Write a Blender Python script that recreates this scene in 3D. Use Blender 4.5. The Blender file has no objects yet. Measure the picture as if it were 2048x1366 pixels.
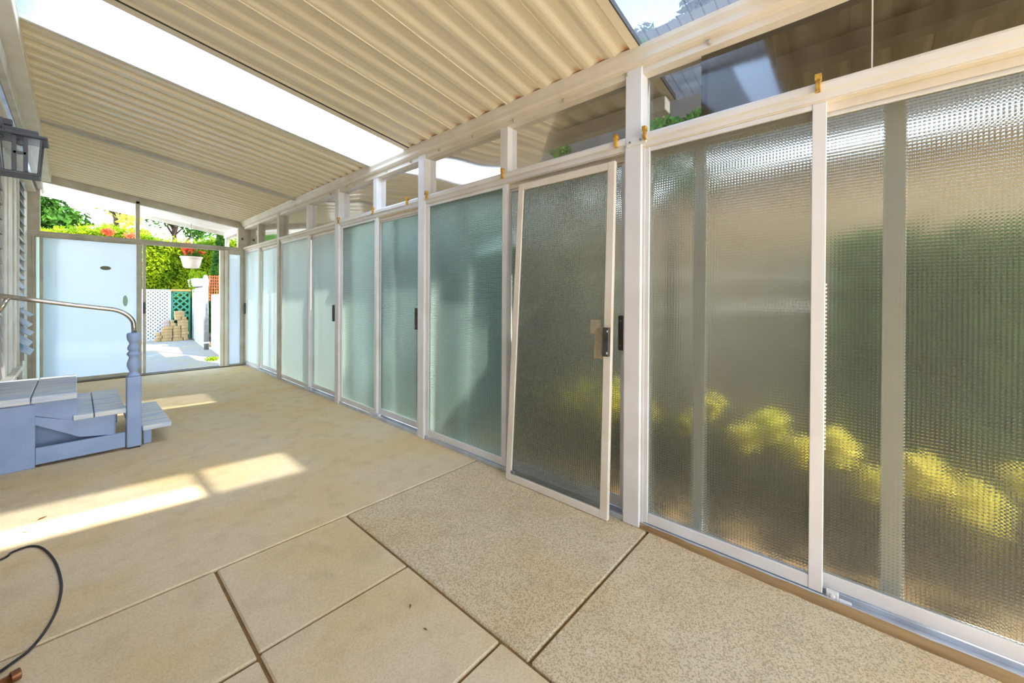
import bpy, bmesh, math, random
import numpy as np
from mathutils import Vector, Matrix
random.seed(7); RNG = np.random.default_rng(7)
S = bpy.context.scene
COL = S.collection
PI = math.pi

# ------------------------------------------------------------------ camera
CAMH = 1.25
yaw, pitch, roll = math.radians(48.275), math.radians(-0.288), math.radians(0.304)
axis = Vector((math.sin(yaw), math.cos(yaw), 0)); right = Vector((math.cos(yaw), -math.sin(yaw), 0)); up = Vector((0, 0, 1))
F = axis*math.cos(pitch) + up*math.sin(pitch); U1 = -axis*math.sin(pitch) + up*math.cos(pitch)
Rv = right*math.cos(roll) + U1*math.sin(roll); Uv = -right*math.sin(roll) + U1*math.cos(roll)
cam = bpy.data.cameras.new('camera'); cam.sensor_width = 36.0; cam.lens = 778.3/2048*36.0
cam.shift_y = -(683-599.4)/2048; cam.clip_start = 0.05; cam.clip_end = 300
camo = bpy.data.objects.new('camera', cam); COL.objects.link(camo)
M = Matrix((Rv, Uv, -F)).transposed().to_4x4(); M.translation = (0, 0, CAMH); camo.matrix_world = M
S.camera = camo

# ------------------------------------------------------------------ light, sky, exposure
S.view_settings.view_transform = 'Standard'; S.view_settings.look = 'None'
S.view_settings.gamma = 1.0; S.view_settings.use_curve_mapping = False
S.view_settings.exposure = 1.72
S.cycles.sample_clamp_indirect = 6.0
S.cycles.max_bounces = 14; S.cycles.diffuse_bounces = 7; S.cycles.transparent_max_bounces = 16

w = bpy.data.worlds.new('sky'); S.world = w; w.use_nodes = True
nt = w.node_tree; nt.nodes.clear()
def N(nt, typ, **kw):
    n = nt.nodes.new(typ)
    for k, v in kw.items(): setattr(n, k, v)
    return n
wo = N(nt, 'ShaderNodeOutputWorld'); bg = N(nt, 'ShaderNodeBackground'); bg.inputs['Strength'].default_value = 3.2
tc = N(nt, 'ShaderNodeTexCoord'); sep = N(nt, 'ShaderNodeSeparateXYZ')
ramp = N(nt, 'ShaderNodeValToRGB')
ramp.color_ramp.elements[0].position = 0.0; ramp.color_ramp.elements[0].color = (0.95, 0.98, 1.0, 1)
ramp.color_ramp.elements[1].position = 0.6; ramp.color_ramp.elements[1].color = (0.19, 0.37, 0.68, 1)
nz = N(nt, 'ShaderNodeTexNoise'); nz.inputs['Scale'].default_value = 2.3; nz.inputs['Detail'].default_value = 6
cr = N(nt, 'ShaderNodeValToRGB'); cr.color_ramp.elements[0].position = 0.54; cr.color_ramp.elements[1].position = 0.80
mix = N(nt, 'ShaderNodeMix', data_type='RGBA'); mix.inputs['B'].default_value = (0.62, 0.72, 0.84, 1)
L = nt.links
L.new(tc.outputs['Generated'], sep.inputs[0]); L.new(sep.outputs['Z'], ramp.inputs['Fac'])
L.new(tc.outputs['Generated'], nz.inputs['Vector']); L.new(nz.outputs['Fac'], cr.inputs['Fac'])
L.new(ramp.outputs['Color'], mix.inputs['A']); L.new(cr.outputs['Color'], mix.inputs['Factor'])
L.new(mix.outputs['Result'], bg.inputs['Color']); L.new(bg.outputs[0], wo.inputs['Surface'])

sun = bpy.data.lights.new('sun', 'SUN'); sun.energy = 5.0; sun.angle = math.radians(1.2); sun.color = (1.0, 0.95, 0.87)
suno = bpy.data.objects.new('sun', sun); COL.objects.link(suno)
SUND = Vector((-0.9, 2.6, -2.62)).normalized()
suno.rotation_euler = SUND.to_track_quat('-Z', 'Y').to_euler(); suno.location = (6, -14, 16)

# ------------------------------------------------------------------ materials
def lin(c):
    return tuple((x/255/12.92 if x/255 <= 0.04045 else ((x/255+0.055)/1.055)**2.4) for x in c) + (1.0,)
def newmat(name):
    m = bpy.data.materials.new(name); m.use_nodes = True; t = m.node_tree; t.nodes.clear()
    return m, t, N(t, 'ShaderNodeOutputMaterial')
def mat(name, c, rough=0.6, c2=None, scale=6.0, detail=5, bump=0.0, bscale=60, metal=0.0, amt=1.0, lo=0.35, hi=0.7, stretch=None, spec=0.5):
    m, t, o = newmat(name); L = t.links
    p = N(t, 'ShaderNodeBsdfPrincipled'); p.inputs['Roughness'].default_value = rough; p.inputs['Metallic'].default_value = metal
    p.inputs['Specular IOR Level'].default_value = spec
    tcn = N(t, 'ShaderNodeTexCoord'); vec = tcn.outputs['Object']
    if stretch:
        mp = N(t, 'ShaderNodeMapping'); mp.inputs['Scale'].default_value = stretch; L.new(vec, mp.inputs[0]); vec = mp.outputs[0]
    if c2:
        n = N(t, 'ShaderNodeTexNoise'); n.inputs['Scale'].default_value = scale; n.inputs['Detail'].default_value = detail
        L.new(vec, n.inputs['Vector'])
        r = N(t, 'ShaderNodeMapRange'); r.inputs['From Min'].default_value = lo; r.inputs['From Max'].default_value = hi; r.inputs['To Max'].default_value = amt
        L.new(n.outputs['Fac'], r.inputs['Value'])
        mx = N(t, 'ShaderNodeMix', data_type='RGBA'); mx.inputs['A'].default_value = lin(c); mx.inputs['B'].default_value = lin(c2)
        L.new(r.outputs[0], mx.inputs['Factor']); L.new(mx.outputs['Result'], p.inputs['Base Color'])
    else: p.inputs['Base Color'].default_value = lin(c)
    if bump:
        n2 = N(t, 'ShaderNodeTexNoise'); n2.inputs['Scale'].default_value = bscale; n2.inputs['Detail'].default_value = 4; L.new(vec, n2.inputs['Vector'])
        b = N(t, 'ShaderNodeBump'); b.inputs['Strength'].default_value = bump; b.inputs['Distance'].default_value = 0.01
        L.new(n2.outputs['Fac'], b.inputs['Height']); L.new(b.outputs[0], p.inputs['Normal'])
    L.new(p.outputs[0], o.inputs['Surface'])
    return m

def concrete(name, base, warm, speck, agg):
    """concrete with broad warm stains, chalky patches; agg>0 shows exposed aggregate grains"""
    m, t, o = newmat(name); L = t.links
    p = N(t, 'ShaderNodeBsdfPrincipled'); p.inputs['Roughness'].default_value = 0.85; p.inputs['Specular IOR Level'].default_value = 0.25
    vec = N(t, 'ShaderNodeTexCoord').outputs['Object']
    def noise(sc, d=5):
        n = N(t, 'ShaderNodeTexNoise'); n.inputs['Scale'].default_value = sc; n.inputs['Detail'].default_value = d; L.new(vec, n.inputs['Vector']); return n.outputs['Fac']
    def rng(v, a, b, hi=1.0):
        r = N(t, 'ShaderNodeMapRange'); r.inputs['From Min'].default_value = a; r.inputs['From Max'].default_value = b; r.inputs['To Max'].default_value = hi; L.new(v, r.inputs['Value']); return r.outputs[0]
    def mixc(f, A, B):
        x = N(t, 'ShaderNodeMix', data_type='RGBA'); L.new(f, x.inputs['Factor'])
        for k, v in (('A', A), ('B', B)):
            if isinstance(v, tuple): x.inputs[k].default_value = v
            else: L.new(v, x.inputs[k])
        return x.outputs['Result']
    c = mixc(rng(noise(1.6), 0.42, 0.62), lin(base), lin(warm))
    c = mixc(rng(noise(7, 8), 0.5, 0.8, 0.35), c, lin((168, 148, 112)))
    c = mixc(rng(noise(3.1, 6), 0.62, 0.78, 0.45), c, lin((226, 220, 205)))
    v = N(t, 'ShaderNodeTexVoronoi'); v.inputs['Scale'].default_value = 210; L.new(vec, v.inputs['Vector'])
    sc = N(t, 'ShaderNodeSeparateColor'); L.new(v.outputs['Color'], sc.inputs[0])
    c = mixc(rng(sc.outputs[0], 0.62, 0.66, agg), c, lin(speck))
    c = mixc(rng(sc.outputs[1], 0.86, 0.9, agg*0.8), c, lin((236, 226, 205)))
    c = mixc(rng(noise(300, 3), 0.6, 0.75, 0.3), c, lin((140, 120, 88)))
    L.new(c, p.inputs['Base Color'])
    b = N(t, 'ShaderNodeBump'); b.inputs['Strength'].default_value = 0.25+agg*0.5; b.inputs['Distance'].default_value = 0.004
    L.new(noise(180, 6), b.inputs['Height']); L.new(b.outputs[0], p.inputs['Normal'])
    L.new(p.outputs[0], o.inputs['Surface'])
    return m

def tinted_sheet(name, tint, milk, milkcol, ior=1.45):
    """thin polycarbonate: see-through tint, some milky diffusion, surface shine"""
    m, t, o = newmat(name); L = t.links
    tr = N(t, 'ShaderNodeBsdfTransparent'); tr.inputs['Color'].default_value = tint
    tl = N(t, 'ShaderNodeBsdfTranslucent'); tl.inputs['Color'].default_value = milkcol
    g = N(t, 'ShaderNodeBsdfGlossy'); g.inputs['Roughness'].default_value = 0.08
    a = N(t, 'ShaderNodeMixShader'); a.inputs[0].default_value = milk; L.new(tr.outputs[0], a.inputs[1]); L.new(tl.outputs[0], a.inputs[2])
    lw = N(t, 'ShaderNodeFresnel'); lw.inputs['IOR'].default_value = ior
    b = N(t, 'ShaderNodeMixShader'); L.new(lw.outputs[0], b.inputs[0]); L.new(a.outputs[0], b.inputs[1]); L.new(g.outputs[0], b.inputs[2])
    L.new(b.outputs[0], o.inputs['Surface']); return m

def pattern_glass(name, milk, tint, pitch=0.0125, rough=0.13, bump=1.0, milkcol=(0.8, 0.9, 0.86, 1)):
    """patterned glass: a grid of small pyramids pressed in the pane"""
    m, t, o = newmat(name); L = t.links
    vec = N(t, 'ShaderNodeTexCoord').outputs['Object']; s = N(t, 'ShaderNodeSeparateXYZ'); L.new(vec, s.inputs[0])
    def tri(v, per):
        d = N(t, 'ShaderNodeMath', operation='PINGPONG'); d.inputs[1].default_value = per/2; L.new(v, d.inputs[0])
        q = N(t, 'ShaderNodeMath', operation='DIVIDE'); q.inputs[1].default_value = per/2; L.new(d.outputs[0], q.inputs[0]); return q.outputs[0]
    mn = N(t, 'ShaderNodeMath', operation='MULTIPLY'); L.new(tri(s.outputs['Y'], pitch), mn.inputs[0]); L.new(tri(s.outputs['Z'], pitch), mn.inputs[1])
    b = N(t, 'ShaderNodeBump'); b.inputs['Strength'].default_value = bump; b.inputs['Distance'].default_value = 0.003; L.new(mn.outputs[0], b.inputs['Height'])
    rf = N(t, 'ShaderNodeBsdfRefraction'); rf.inputs['Roughness'].default_value = rough; rf.inputs['IOR'].default_value = 1.4; rf.inputs['Color'].default_value = tint
    tl = N(t, 'ShaderNodeBsdfTranslucent'); tl.inputs['Color'].default_value = milkcol
    df = N(t, 'ShaderNodeBsdfDiffuse'); df.inputs['Color'].default_value = milkcol
    mk = N(t, 'ShaderNodeMixShader'); mk.inputs[0].default_value = 0.3; L.new(tl.outputs[0], mk.inputs[1]); L.new(df.outputs[0], mk.inputs[2])
    gl = N(t, 'ShaderNodeBsdfGlossy'); gl.inputs['Roughness'].default_value = 0.42
    for n_ in (rf, gl): L.new(b.outputs[0], n_.inputs['Normal'])
    a = N(t, 'ShaderNodeMixShader'); a.inputs[0].default_value = milk; L.new(rf.outputs[0], a.inputs[1]); L.new(mk.outputs[0], a.inputs[2])
    fr = N(t, 'ShaderNodeFresnel'); fr.inputs['IOR'].default_value = 1.35; L.new(b.outputs[0], fr.inputs['Normal'])
    c = N(t, 'ShaderNodeMixShader'); L.new(fr.outputs[0], c.inputs[0]); L.new(a.outputs[0], c.inputs[1]); L.new(gl.outputs[0], c.inputs[2])
    L.new(c.outputs[0], o.inputs['Surface']); return m

def leafmat(name, c, c2, trans=0.35):
    m, t, o = newmat(name); L = t.links
    vec = N(t, 'ShaderNodeTexCoord').outputs['Object']
    n = N(t, 'ShaderNodeTexNoise'); n.inputs['Scale'].default_value = 2.2; n.inputs['Detail'].default_value = 6; L.new(vec, n.inputs['Vector'])
    r = N(t, 'ShaderNodeMapRange'); r.inputs['From Min'].default_value = 0.38; r.inputs['From Max'].default_value = 0.64; L.new(n.outputs['Fac'], r.inputs['Value'])
    mx = N(t, 'ShaderNodeMix', data_type='RGBA'); mx.inputs['A'].default_value = lin(c); mx.inputs['B'].default_value = lin(c2); L.new(r.outputs[0], mx.inputs['Factor'])
    d = N(t, 'ShaderNodeBsdfDiffuse'); tl = N(t, 'ShaderNodeBsdfTranslucent')
    L.new(mx.outputs['Result'], d.inputs['Color']); L.new(mx.outputs['Result'], tl.inputs['Color'])
    s = N(t, 'ShaderNodeMixShader'); s.inputs[0].default_value = trans; L.new(d.outputs[0], s.inputs[1]); L.new(tl.outputs[0], s.inputs[2])
    L.new(s.outputs[0], o.inputs['Surface']); return m

def ceilmat():
    """cream enamelled roof pans, rust at the rib ends over the gutter"""
    m, t, o = newmat('cream_roof_enamel'); L = t.links
    p = N(t, 'ShaderNodeBsdfPrincipled'); p.inputs['Roughness'].default_value = 0.30
    vec = N(t, 'ShaderNodeTexCoord').outputs['Object']; s = N(t, 'ShaderNodeSeparateXYZ'); L.new(vec, s.inputs[0])
    n = N(t, 'ShaderNodeTexNoise'); n.inputs['Scale'].default_value = 9; n.inputs['Detail'].default_value = 6; L.new(vec, n.inputs['Vector'])
    def mth(op, a, b):
        x = N(t, 'ShaderNodeMath', operation=op)
        for i, v in enumerate((a, b)):
            if isinstance(v, (int, float)): x.inputs[i].default_value = v
            else: L.new(v, x.inputs[i])
        return x.outputs[0]
    e = N(t, 'ShaderNodeMapRange'); e.inputs['From Min'].default_value = 1.90; e.inputs['From Max'].default_value = 2.06; L.new(s.outputs['X'], e.inputs['Value'])
    f = mth('MULTIPLY', e.outputs[0], n.outputs['Fac'])
    pp = mth('DIVIDE', mth('PINGPONG', mth('ADD', s.outputs['Y'], 0.055), 0.0775), 0.0775)
    f2 = mth('MULTIPLY', mth('MULTIPLY', f, mth('POWER', pp, 2.0)), mth('LESS_THAN', s.outputs['X'], 2.08))
    r = N(t, 'ShaderNodeMapRange'); r.inputs['From Min'].default_value = 0.10; r.inputs['From Max'].default_value = 0.30; r.inputs['To Max'].default_value = 0.85; L.new(f2, r.inputs['Value'])
    st = N(t, 'ShaderNodeMapping'); st.inputs['Scale'].default_value = (0.6, 9, 1); L.new(vec, st.inputs[0])
    n2 = N(t, 'ShaderNodeTexNoise'); n2.inputs['Scale'].default_value = 3; L.new(st.outputs[0], n2.inputs['Vector'])
    mx0 = N(t, 'ShaderNodeMix', data_type='RGBA'); mx0.inputs['A'].default_value = lin((240, 230, 202)); mx0.inputs['B'].default_value = lin((234, 220, 188)); L.new(n2.outputs['Fac'], mx0.inputs['Factor'])
    mx = N(t, 'ShaderNodeMix', data_type='RGBA'); mx.inputs['B'].default_value = lin((205, 140, 85)); L.new(mx0.outputs['Result'], mx.inputs['A']); L.new(r.outputs[0], mx.inputs['Factor'])
    L.new(mx.outputs['Result'], p.inputs['Base Color']); L.new(p.outputs[0], o.inputs['Surface']); return m

WHITE = mat('white_enamel_frame', (232, 230, 226), 0.4, (220, 216, 208), 4, bump=0.05)
CREAMF = mat('cream_enamel_frame', (232, 224, 208), 0.4, (220, 208, 184), 4, bump=0.05)
GREYF = mat('grey_cream_frame', (196, 188, 170), 0.45, (170, 160, 140), 5, bump=0.08)
ALU = mat('pale_aluminium', (205, 212, 220), 0.3, (182, 186, 190), 9, metal=0.35)
DARKM = mat('dark_bronze_pull', (62, 56, 50), 0.45, (80, 74, 68), 30)
BRASS = mat('rusty_yellow_clip', (214, 170, 60), 0.5, (140, 90, 30), 45)
RUBBER = mat('black_rubber', (38, 36, 36), 0.6, (52, 50, 48), 30)
CEIL = ceilmat()
CONC = concrete('smooth_patio_concrete', (226, 205, 168), (226, 197, 146), (156, 134, 98), 0.16)
CONCA = concrete('exposed_aggregate_concrete', (222, 204, 166), (222, 194, 148), (146, 126, 92), 0.5)
CONCO = concrete('outdoor_concrete', (150, 142, 132), (160, 146, 118), (104, 96, 82), 0.3)
JOINT = mat('joint_dirt', (116, 92, 58), 0.95, (150, 108, 60), 14, bump=0.6)
SILLW = mat('weathered_brown_sill_wood', (134, 102, 60), 0.9, (172, 140, 92), 3, bump=0.5, bscale=20, stretch=(8, 0.8, 8))
SILLD = mat('dirt_dark_sill_wood', (92, 76, 52), 0.9, (120, 100, 70), 6, bump=0.5)
BLUE = mat('blue_grey_paint', (152, 172, 204), 0.55, (136, 158, 192), 5, bump=0.15, bscale=30)
TREAD = mat('worn_blue_white_tread', (222, 222, 220), 0.65, (186, 200, 220), 3, bump=0.3, bscale=25, stretch=(1.2, 8, 8), lo=0.4, hi=0.6)
STEEL = mat('brushed_steel', (205, 196, 184), 0.22, (176, 166, 150), 30, metal=0.95)
BLACKI = mat('charcoal_iron', (70, 74, 84), 0.45, (56, 60, 68), 20)
PALEB = mat('pale_blue_slat', (178, 194, 212), 0.45, (150, 168, 190), 5)
SIDING = mat('mauve_grey_siding', (150, 140, 146), 0.6, (128, 118, 124), 6)
TRIMW = mat('off_white_trim', (222, 220, 210), 0.5, (200, 196, 182), 6)
COPPER = mat('tarnished_copper', (150, 92, 50), 0.4, (90, 60, 36), 25, metal=0.6)
LEAFD = mat('dry_leaf', (150, 96, 46), 0.8, (104, 66, 34), 60)
TAN = mat('tan_wall_boards', (190, 160, 118), 0.8, (172, 140, 98), 3)
DBROWN = mat('dark_brown_fascia', (62, 54, 46), 0.8, (80, 68, 56), 3)
SOIL = mat('garden_soil', (88, 70, 42), 1.0, (112, 90, 52), 9, bump=0.8)
LATW = mat('white_vinyl_lattice', (206, 205, 212), 0.5, (192, 191, 198), 4)
LATG = mat('green_painted_lattice', (70, 150, 116), 0.6, (60, 132, 100), 6)
GALV = mat('galvanised_steel', (160, 160, 158), 0.4, (130, 130, 126), 12, metal=0.5)
PAVER = mat('tan_concrete_block', (186, 156, 106), 0.9, (150, 124, 82), 9, bump=0.5)
PAVERG = mat('mauve_grey_concrete_block', (178, 160, 146), 0.9, (150, 132, 118), 9, bump=0.5)
POT = mat('off_white_pot', (236, 224, 210), 0.5, (222, 206, 190), 6)
ORANGE = mat('orange_netting', (232, 110, 40), 0.6, (206, 84, 28), 10)
REDF = leafmat('orange_red_petals', (240, 128, 84), (222, 84, 58), 0.3)
BARK = mat('bark', (92, 74, 56), 0.9, (66, 52, 40), 8, bump=0.6)
HEDGE = leafmat('yellow_green_leaf', (150, 168, 30), (96, 124, 28), 0.4)
GREEN = leafmat('mid_green_leaf', (86, 128, 48), (54, 92, 40), 0.35)
YELLOWL = leafmat('golden_leaf', (222, 210, 100), (186, 188, 80), 0.45)
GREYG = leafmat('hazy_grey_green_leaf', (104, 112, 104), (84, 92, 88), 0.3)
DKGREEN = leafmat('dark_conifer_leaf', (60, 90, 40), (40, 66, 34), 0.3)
SKYN = tinted_sheet('clear_ribbed_polycarbonate', (0.33, 0.345, 0.36, 1), 0.05, (0.75, 0.78, 0.84, 1))
SKYM = tinted_sheet('milky_ribbed_polycarbonate', (0.40, 0.41, 0.43, 1), 0.65, (0.95, 0.95, 0.96, 1))
SMOKE = tinted_sheet('smoky_brown_plexiglass', (0.20, 0.17, 0.13, 1), 0.02, (0.5, 0.45, 0.4, 1), 1.7)
CLEAR = tinted_sheet('clear_plexiglass', (0.52, 0.52, 0.49, 1), 0.03, (0.7, 0.7, 0.7, 1), 1.5)
LANG = tinted_sheet('lantern_glass', (0.86, 0.9, 0.92, 1), 0.06, (0.9, 0.95, 1.0, 1))
PATG = pattern_glass('pressed_pattern_glass', 0.11, (0.90, 0.92, 0.88, 1), rough=0.19, bump=1.0, milkcol=(0.80, 0.76, 0.62, 1))
PATT = pattern_glass('green_tinted_pattern_glass', 0.24, (0.80, 0.93, 0.88, 1), milkcol=(0.66, 0.84, 0.78, 1))
FROST = pattern_glass('milky_pattern_glass', 0.78, (0.85, 0.95, 0.92, 1), milkcol=(0.88, 0.99, 0.93, 1))
FROSTE = pattern_glass('reeded_milky_glass', 0.72, (0.9, 0.95, 1.0, 1), milkcol=(0.86, 0.92, 0.97, 1))

# ------------------------------------------------------------------ builders
class MB:
    def __init__(s): s.v = []; s.f = []
    def add(s, v, f):
        k = len(s.v); s.v += [tuple(p) for p in v]; s.f += [tuple(i+k for i in q) for q in f]; return s
    def box(s, x0, x1, y0, y1, z0, z1, R=None, c=None):
        v = [Vector((x, y, z)) for z in (z0, z1) for y in (y0, y1) for x in (x0, x1)]
        if R is not None:
            c = Vector(c) if c is not None else Vector(((x0+x1)/2, (y0+y1)/2, (z0+z1)/2)); v = [R @ (p-c)+c for p in v]
        return s.add(v, [(0, 2, 3, 1), (4, 5, 7, 6), (0, 1, 5, 4), (2, 6, 7, 3), (0, 4, 6, 2), (1, 3, 7, 5)])
    def prism(s, poly, a, b, ax='y'):
        """polygon in the two other axes, extruded along ax from a to b"""
        n = len(poly)
        def p(u, v, w): return {'y': (u, w, v), 'x': (w, u, v), 'z': (u, v, w)}[ax]
        V = [p(u, v, a) for u, v in poly]+[p(u, v, b) for u, v in poly]
        Fc = [tuple(range(n)), tuple(range(2*n-1, n-1, -1))]+[(i, i+n, (i+1) % n+n, (i+1) % n) for i in range(n)]
        return s.add(V, Fc)
    def tube(s, pts, r, n=10, cap=True):
        pts = [Vector(p) for p in pts]; rs = r if isinstance(r, (list, tuple)) else [r]*len(pts)
        V = []; Fc = []; prev = None
        for i, p in enumerate(pts):
            d = (pts[min(i+1, len(pts)-1)]-pts[max(i-1, 0)]).normalized()
            a = prev if prev is not None else (Vector((0, 0, 1)) if abs(d.z) < 0.9 else Vector((1, 0, 0)))
            u = (a-d*a.dot(d)).normalized(); prev = u; q = d.cross(u)
            V += [p+(u*math.cos(2*PI*k/n)+q*math.sin(2*PI*k/n))*rs[i] for k in range(n)]
        for i in range(len(pts)-1):
            for k in range(n): Fc.append((i*n+k, i*n+(k+1) % n, (i+1)*n+(k+1) % n, (i+1)*n+k))
        if cap: Fc += [tuple(range(n-1, -1, -1)), tuple(range((len(pts)-1)*n, len(pts)*n))]
        return s.add(V, Fc)
    def lathe(s, prof, cx, cy, n=20):
        V = [(cx+r*math.cos(2*PI*k/n), cy+r*math.sin(2*PI*k/n), z) for r, z in prof for k in range(n)]
        Fc = [(i*n+k, i*n+(k+1) % n, (i+1)*n+(k+1) % n, (i+1)*n+k) for i in range(len(prof)-1) for k in range(n)]
        Fc += [tuple(range(n-1, -1, -1)), tuple(range((len(prof)-1)*n, len(prof)*n))]
        return s.add(V, Fc)
    def build(s, name, m, parent=None, bevel=0.0, smooth=False):
        me = bpy.data.meshes.new(name); me.from_pydata(s.v, [], s.f); me.materials.append(m)
        bm = bmesh.new(); bm.from_mesh(me); bmesh.ops.recalc_face_normals(bm, faces=bm.faces)
        if bevel: bmesh.ops.bevel(bm, geom=bm.edges[:], offset=bevel, segments=1, affect='EDGES', clamp_overlap=True)
        bm.to_mesh(me); bm.free()
        if smooth:
            for p in me.polygons: p.use_smooth = True
        o = bpy.data.objects.new(name, me); COL.objects.link(o)
        if parent is not None:
            o.parent = parent; o.matrix_parent_inverse = Matrix.Translation(-parent.location)
        return o
def box(name, m, parent, x0, x1, y0, y1, z0, z1, bevel=0.003): return MB().box(x0, x1, y0, y1, z0, z1).build(name, m, parent, bevel)
def tag(o, label=None, cat=None, group=None, kind=None):
    for k, v in (('label', label), ('category', cat), ('group', group), ('kind', kind)):
        if v: o[k] = v
    return o
def thing(name, label, cat, loc=(0, 0, 0), group=None):
    o = bpy.data.objects.new(name, None); o.empty_display_size = 0.1; COL.objects.link(o); o.location = loc; return tag(o, label, cat, group)
def struct(name, loc=(0, 0, 0)):
    o = bpy.data.objects.new(name, None); o.empty_display_size = 0.1; COL.objects.link(o); o.location = loc; o['kind'] = 'structure'; return o
def sheet(name, m, parent, fn, nu, nv, smooth=True):
    """grid surface fn(u,v), u,v in 0..1"""
    V = [fn(i/nu, j/nv) for j in range(nv+1) for i in range(nu+1)]
    Fc = [(j*(nu+1)+i, j*(nu+1)+i+1, (j+1)*(nu+1)+i+1, (j+1)*(nu+1)+i) for j in range(nv) for i in range(nu)]
    me = bpy.data.meshes.new(name); me.from_pydata(V, [], Fc); me.materials.append(m)
    if smooth:
        for p in me.polygons: p.use_smooth = True
    o = bpy.data.objects.new(name, me); COL.objects.link(o)
    if parent is not None: o.parent = parent; o.matrix_parent_inverse = Matrix.Translation(-parent.location)
    return o
def leaves(name, m, parent, pts, size, flat=0.0, out=None, mat2=None):
    """a mass of small pointed leaves at the given points"""
    pts = np.asarray(pts, float); n = len(pts)
    d = RNG.normal(size=(n, 3)); d /= np.linalg.norm(d, axis=1)[:, None]
    a = RNG.normal(size=(n, 3)); a -= (a*d).sum(1)[:, None]*d; a /= np.linalg.norm(a, axis=1)[:, None]
    s = size*RNG.uniform(0.6, 1.3, size=(n, 1))
    V = np.stack([pts-d*s, pts+a*s*0.45, pts+d*s, pts-a*s*0.45], 1).reshape(-1, 3)
    me = bpy.data.meshes.new(name); me.vertices.add(4*n); me.vertices.foreach_set('co', V.ravel())
    me.loops.add(4*n); me.loops.foreach_set('vertex_index', np.arange(4*n, dtype=np.int32))
    me.polygons.add(n); me.polygons.foreach_set('loop_start', np.arange(0, 4*n, 4, dtype=np.int32)); me.polygons.foreach_set('loop_total', np.full(n, 4, dtype=np.int32))
    me.materials.append(m); me.update(); me.validate()
    o = bpy.data.objects.new(name, me); COL.objects.link(o)
    if parent is not None: o.parent = parent; o.matrix_parent_inverse = Matrix.Translation(-parent.location)
    return o
def blob(n, c, r, shell=0.55):
    d = RNG.normal(size=(n, 3)); d /= np.linalg.norm(d, axis=1)[:, None]
    return np.array(c)+d*np.array(r)*RNG.uniform(shell, 1.0, size=(n, 1))

# ------------------------------------------------------------------ dimensions
W = 2.06                      # face of the glass wall
YE = 8.38                     # face of the end wall
XL = -0.45                    # house wall
def zr(x): return 2.577+0.145*(W-x)      # underside of the roof
POSTS = [-0.95, 0.931, 2.90, 4.572, 6.56, 8.43]
MIDS = [0.128, 1.913, 3.725, 5.48, 7.59]

# ------------------------------------------------------------------ floor
floor = struct('floor')
box('slab_bed', JOINT, floor, -0.6, 2.30, -3.2, YE+0.03, -0.14, -0.012, 0)
def slab(x0, x1, y0, y1, m, dz=0.0, gap=0.005):
    bmn = MB().box(x0+gap, x1-gap, y0+gap, y1-gap, -0.06, dz); return bmn.build('concrete_slab', m, floor, 0.006)
slab(-0.6, 2.20, 2.185, YE+0.02, CONC, 0.0, 0.004)
slab(1.034, 2.20, 0.838, 2.185, CONCA, -0.001, 0.006); slab(1.034, 2.20, -0.9, 0.838, CONCA, 0.0, 0.006); slab(1.034, 2.20, -3.2, -0.9, CONCA)
slab(0.425, 1.034, 1.562, 2.185, CONC, -0.002); slab(0.425, 1.034, 0.965, 1.562, CONC, -0.001); slab(0.425, 1.034, -0.3, 0.965, CONC); slab(0.425, 1.034, -3.2, -0.3, CONC)
slab(-0.6, 0.425, 1.54, 2.185, CONC, -0.001, 0.007); slab(-0.6, 0.425, 0.2, 1.54, CONC, 0, 0.007); slab(-0.6, 0.425, -3.2, 0.2, CONC)
# ground outdoors
ground = struct('ground')
box('soil_bed', SOIL, ground, 2.30, 30, -14, 40, -0.2, -0.03, 0)
box('concrete_yard', CONCO, ground, -8, 2.30, YE+0.03, 40, -0.2, -0.05, 0)
box('concrete_yard', CONCO, ground, -8, 2.30, -14, -3.2, -0.2, -0.05, 0)

# ------------------------------------------------------------------ roof
ceiling = struct('ceiling')
def rib(y, D=0.022, crisp=0):
    """height of the pan profile over its flats (pitch 0.155)"""
    t = ((y+0.055) % 0.155)/0.155
    a = abs(t-0.5)*2            # 0 at rib centre .. 1 in the flat
    x = min(max((0.66-a)/0.22 if crisp else (0.85-a)/0.6, 0), 1)
    return D*(x*x*(3-2*x))
def pan(y0, y1, x0=-0.30, x1=2.53, m=CEIL, name='roof_pan', seam=True, D=0.022, crisp=0, thick=0.0015, parent=None):
    ny = max(4, int(round((y1-y0)/0.0110))); V = []
    ys = [y0+(y1-y0)*j/ny for j in range(ny+1)]
    b = MB(); rows = []
    pts = [(y, rib(y, D, crisp)) for y in ys]
    if seam: h0 = rib(y0, D, crisp); pts = [(y0-0.0005, h0), (y0, h0-0.005), (y0+0.004, h0-0.005), (y0+0.005, h0)]+pts[1:]
    n = len(pts)
    for x in (x0, x1):
        for (y, h) in pts: V.append((x, y, zr(x)+h))
    for x in (x0, x1):
        for (y, h) in pts: V.append((x, y, zr(x)+h+0.002))
    Fc = []
    for j in range(n-1):
        Fc.append((j, j+1, n+j+1, n+j)); Fc.append((2*n+j, 3*n+j, 3*n+j+1, 2*n+j+1))
        Fc.append((n+j, n+j+1, 3*n+j+1, 3*n+j)); Fc.append((j, 2*n+j, 2*n+j+1, j+1))
    Fc += [(0, n, 3*n, 2*n), (n-1, 3*n-1, 4*n-1, 2*n-1)]
    return MB().add(V, Fc).build(name, m, parent or ceiling)
def pans(y0, y1, k, **kw):
    for i in range(k): pan(y0+(y1-y0)*i/k, y0+(y1-y0)*(i+1)/k, **kw)
pans(-2.65, 0.33, 10, x1=3.0)
pans(0.93, 3.02, 7, D=0.015)
pans(3.74, 5.70, 6, D=0.026, crisp=1)
pans(5.80, YE, 8, D=0.032, crisp=1)
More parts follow.
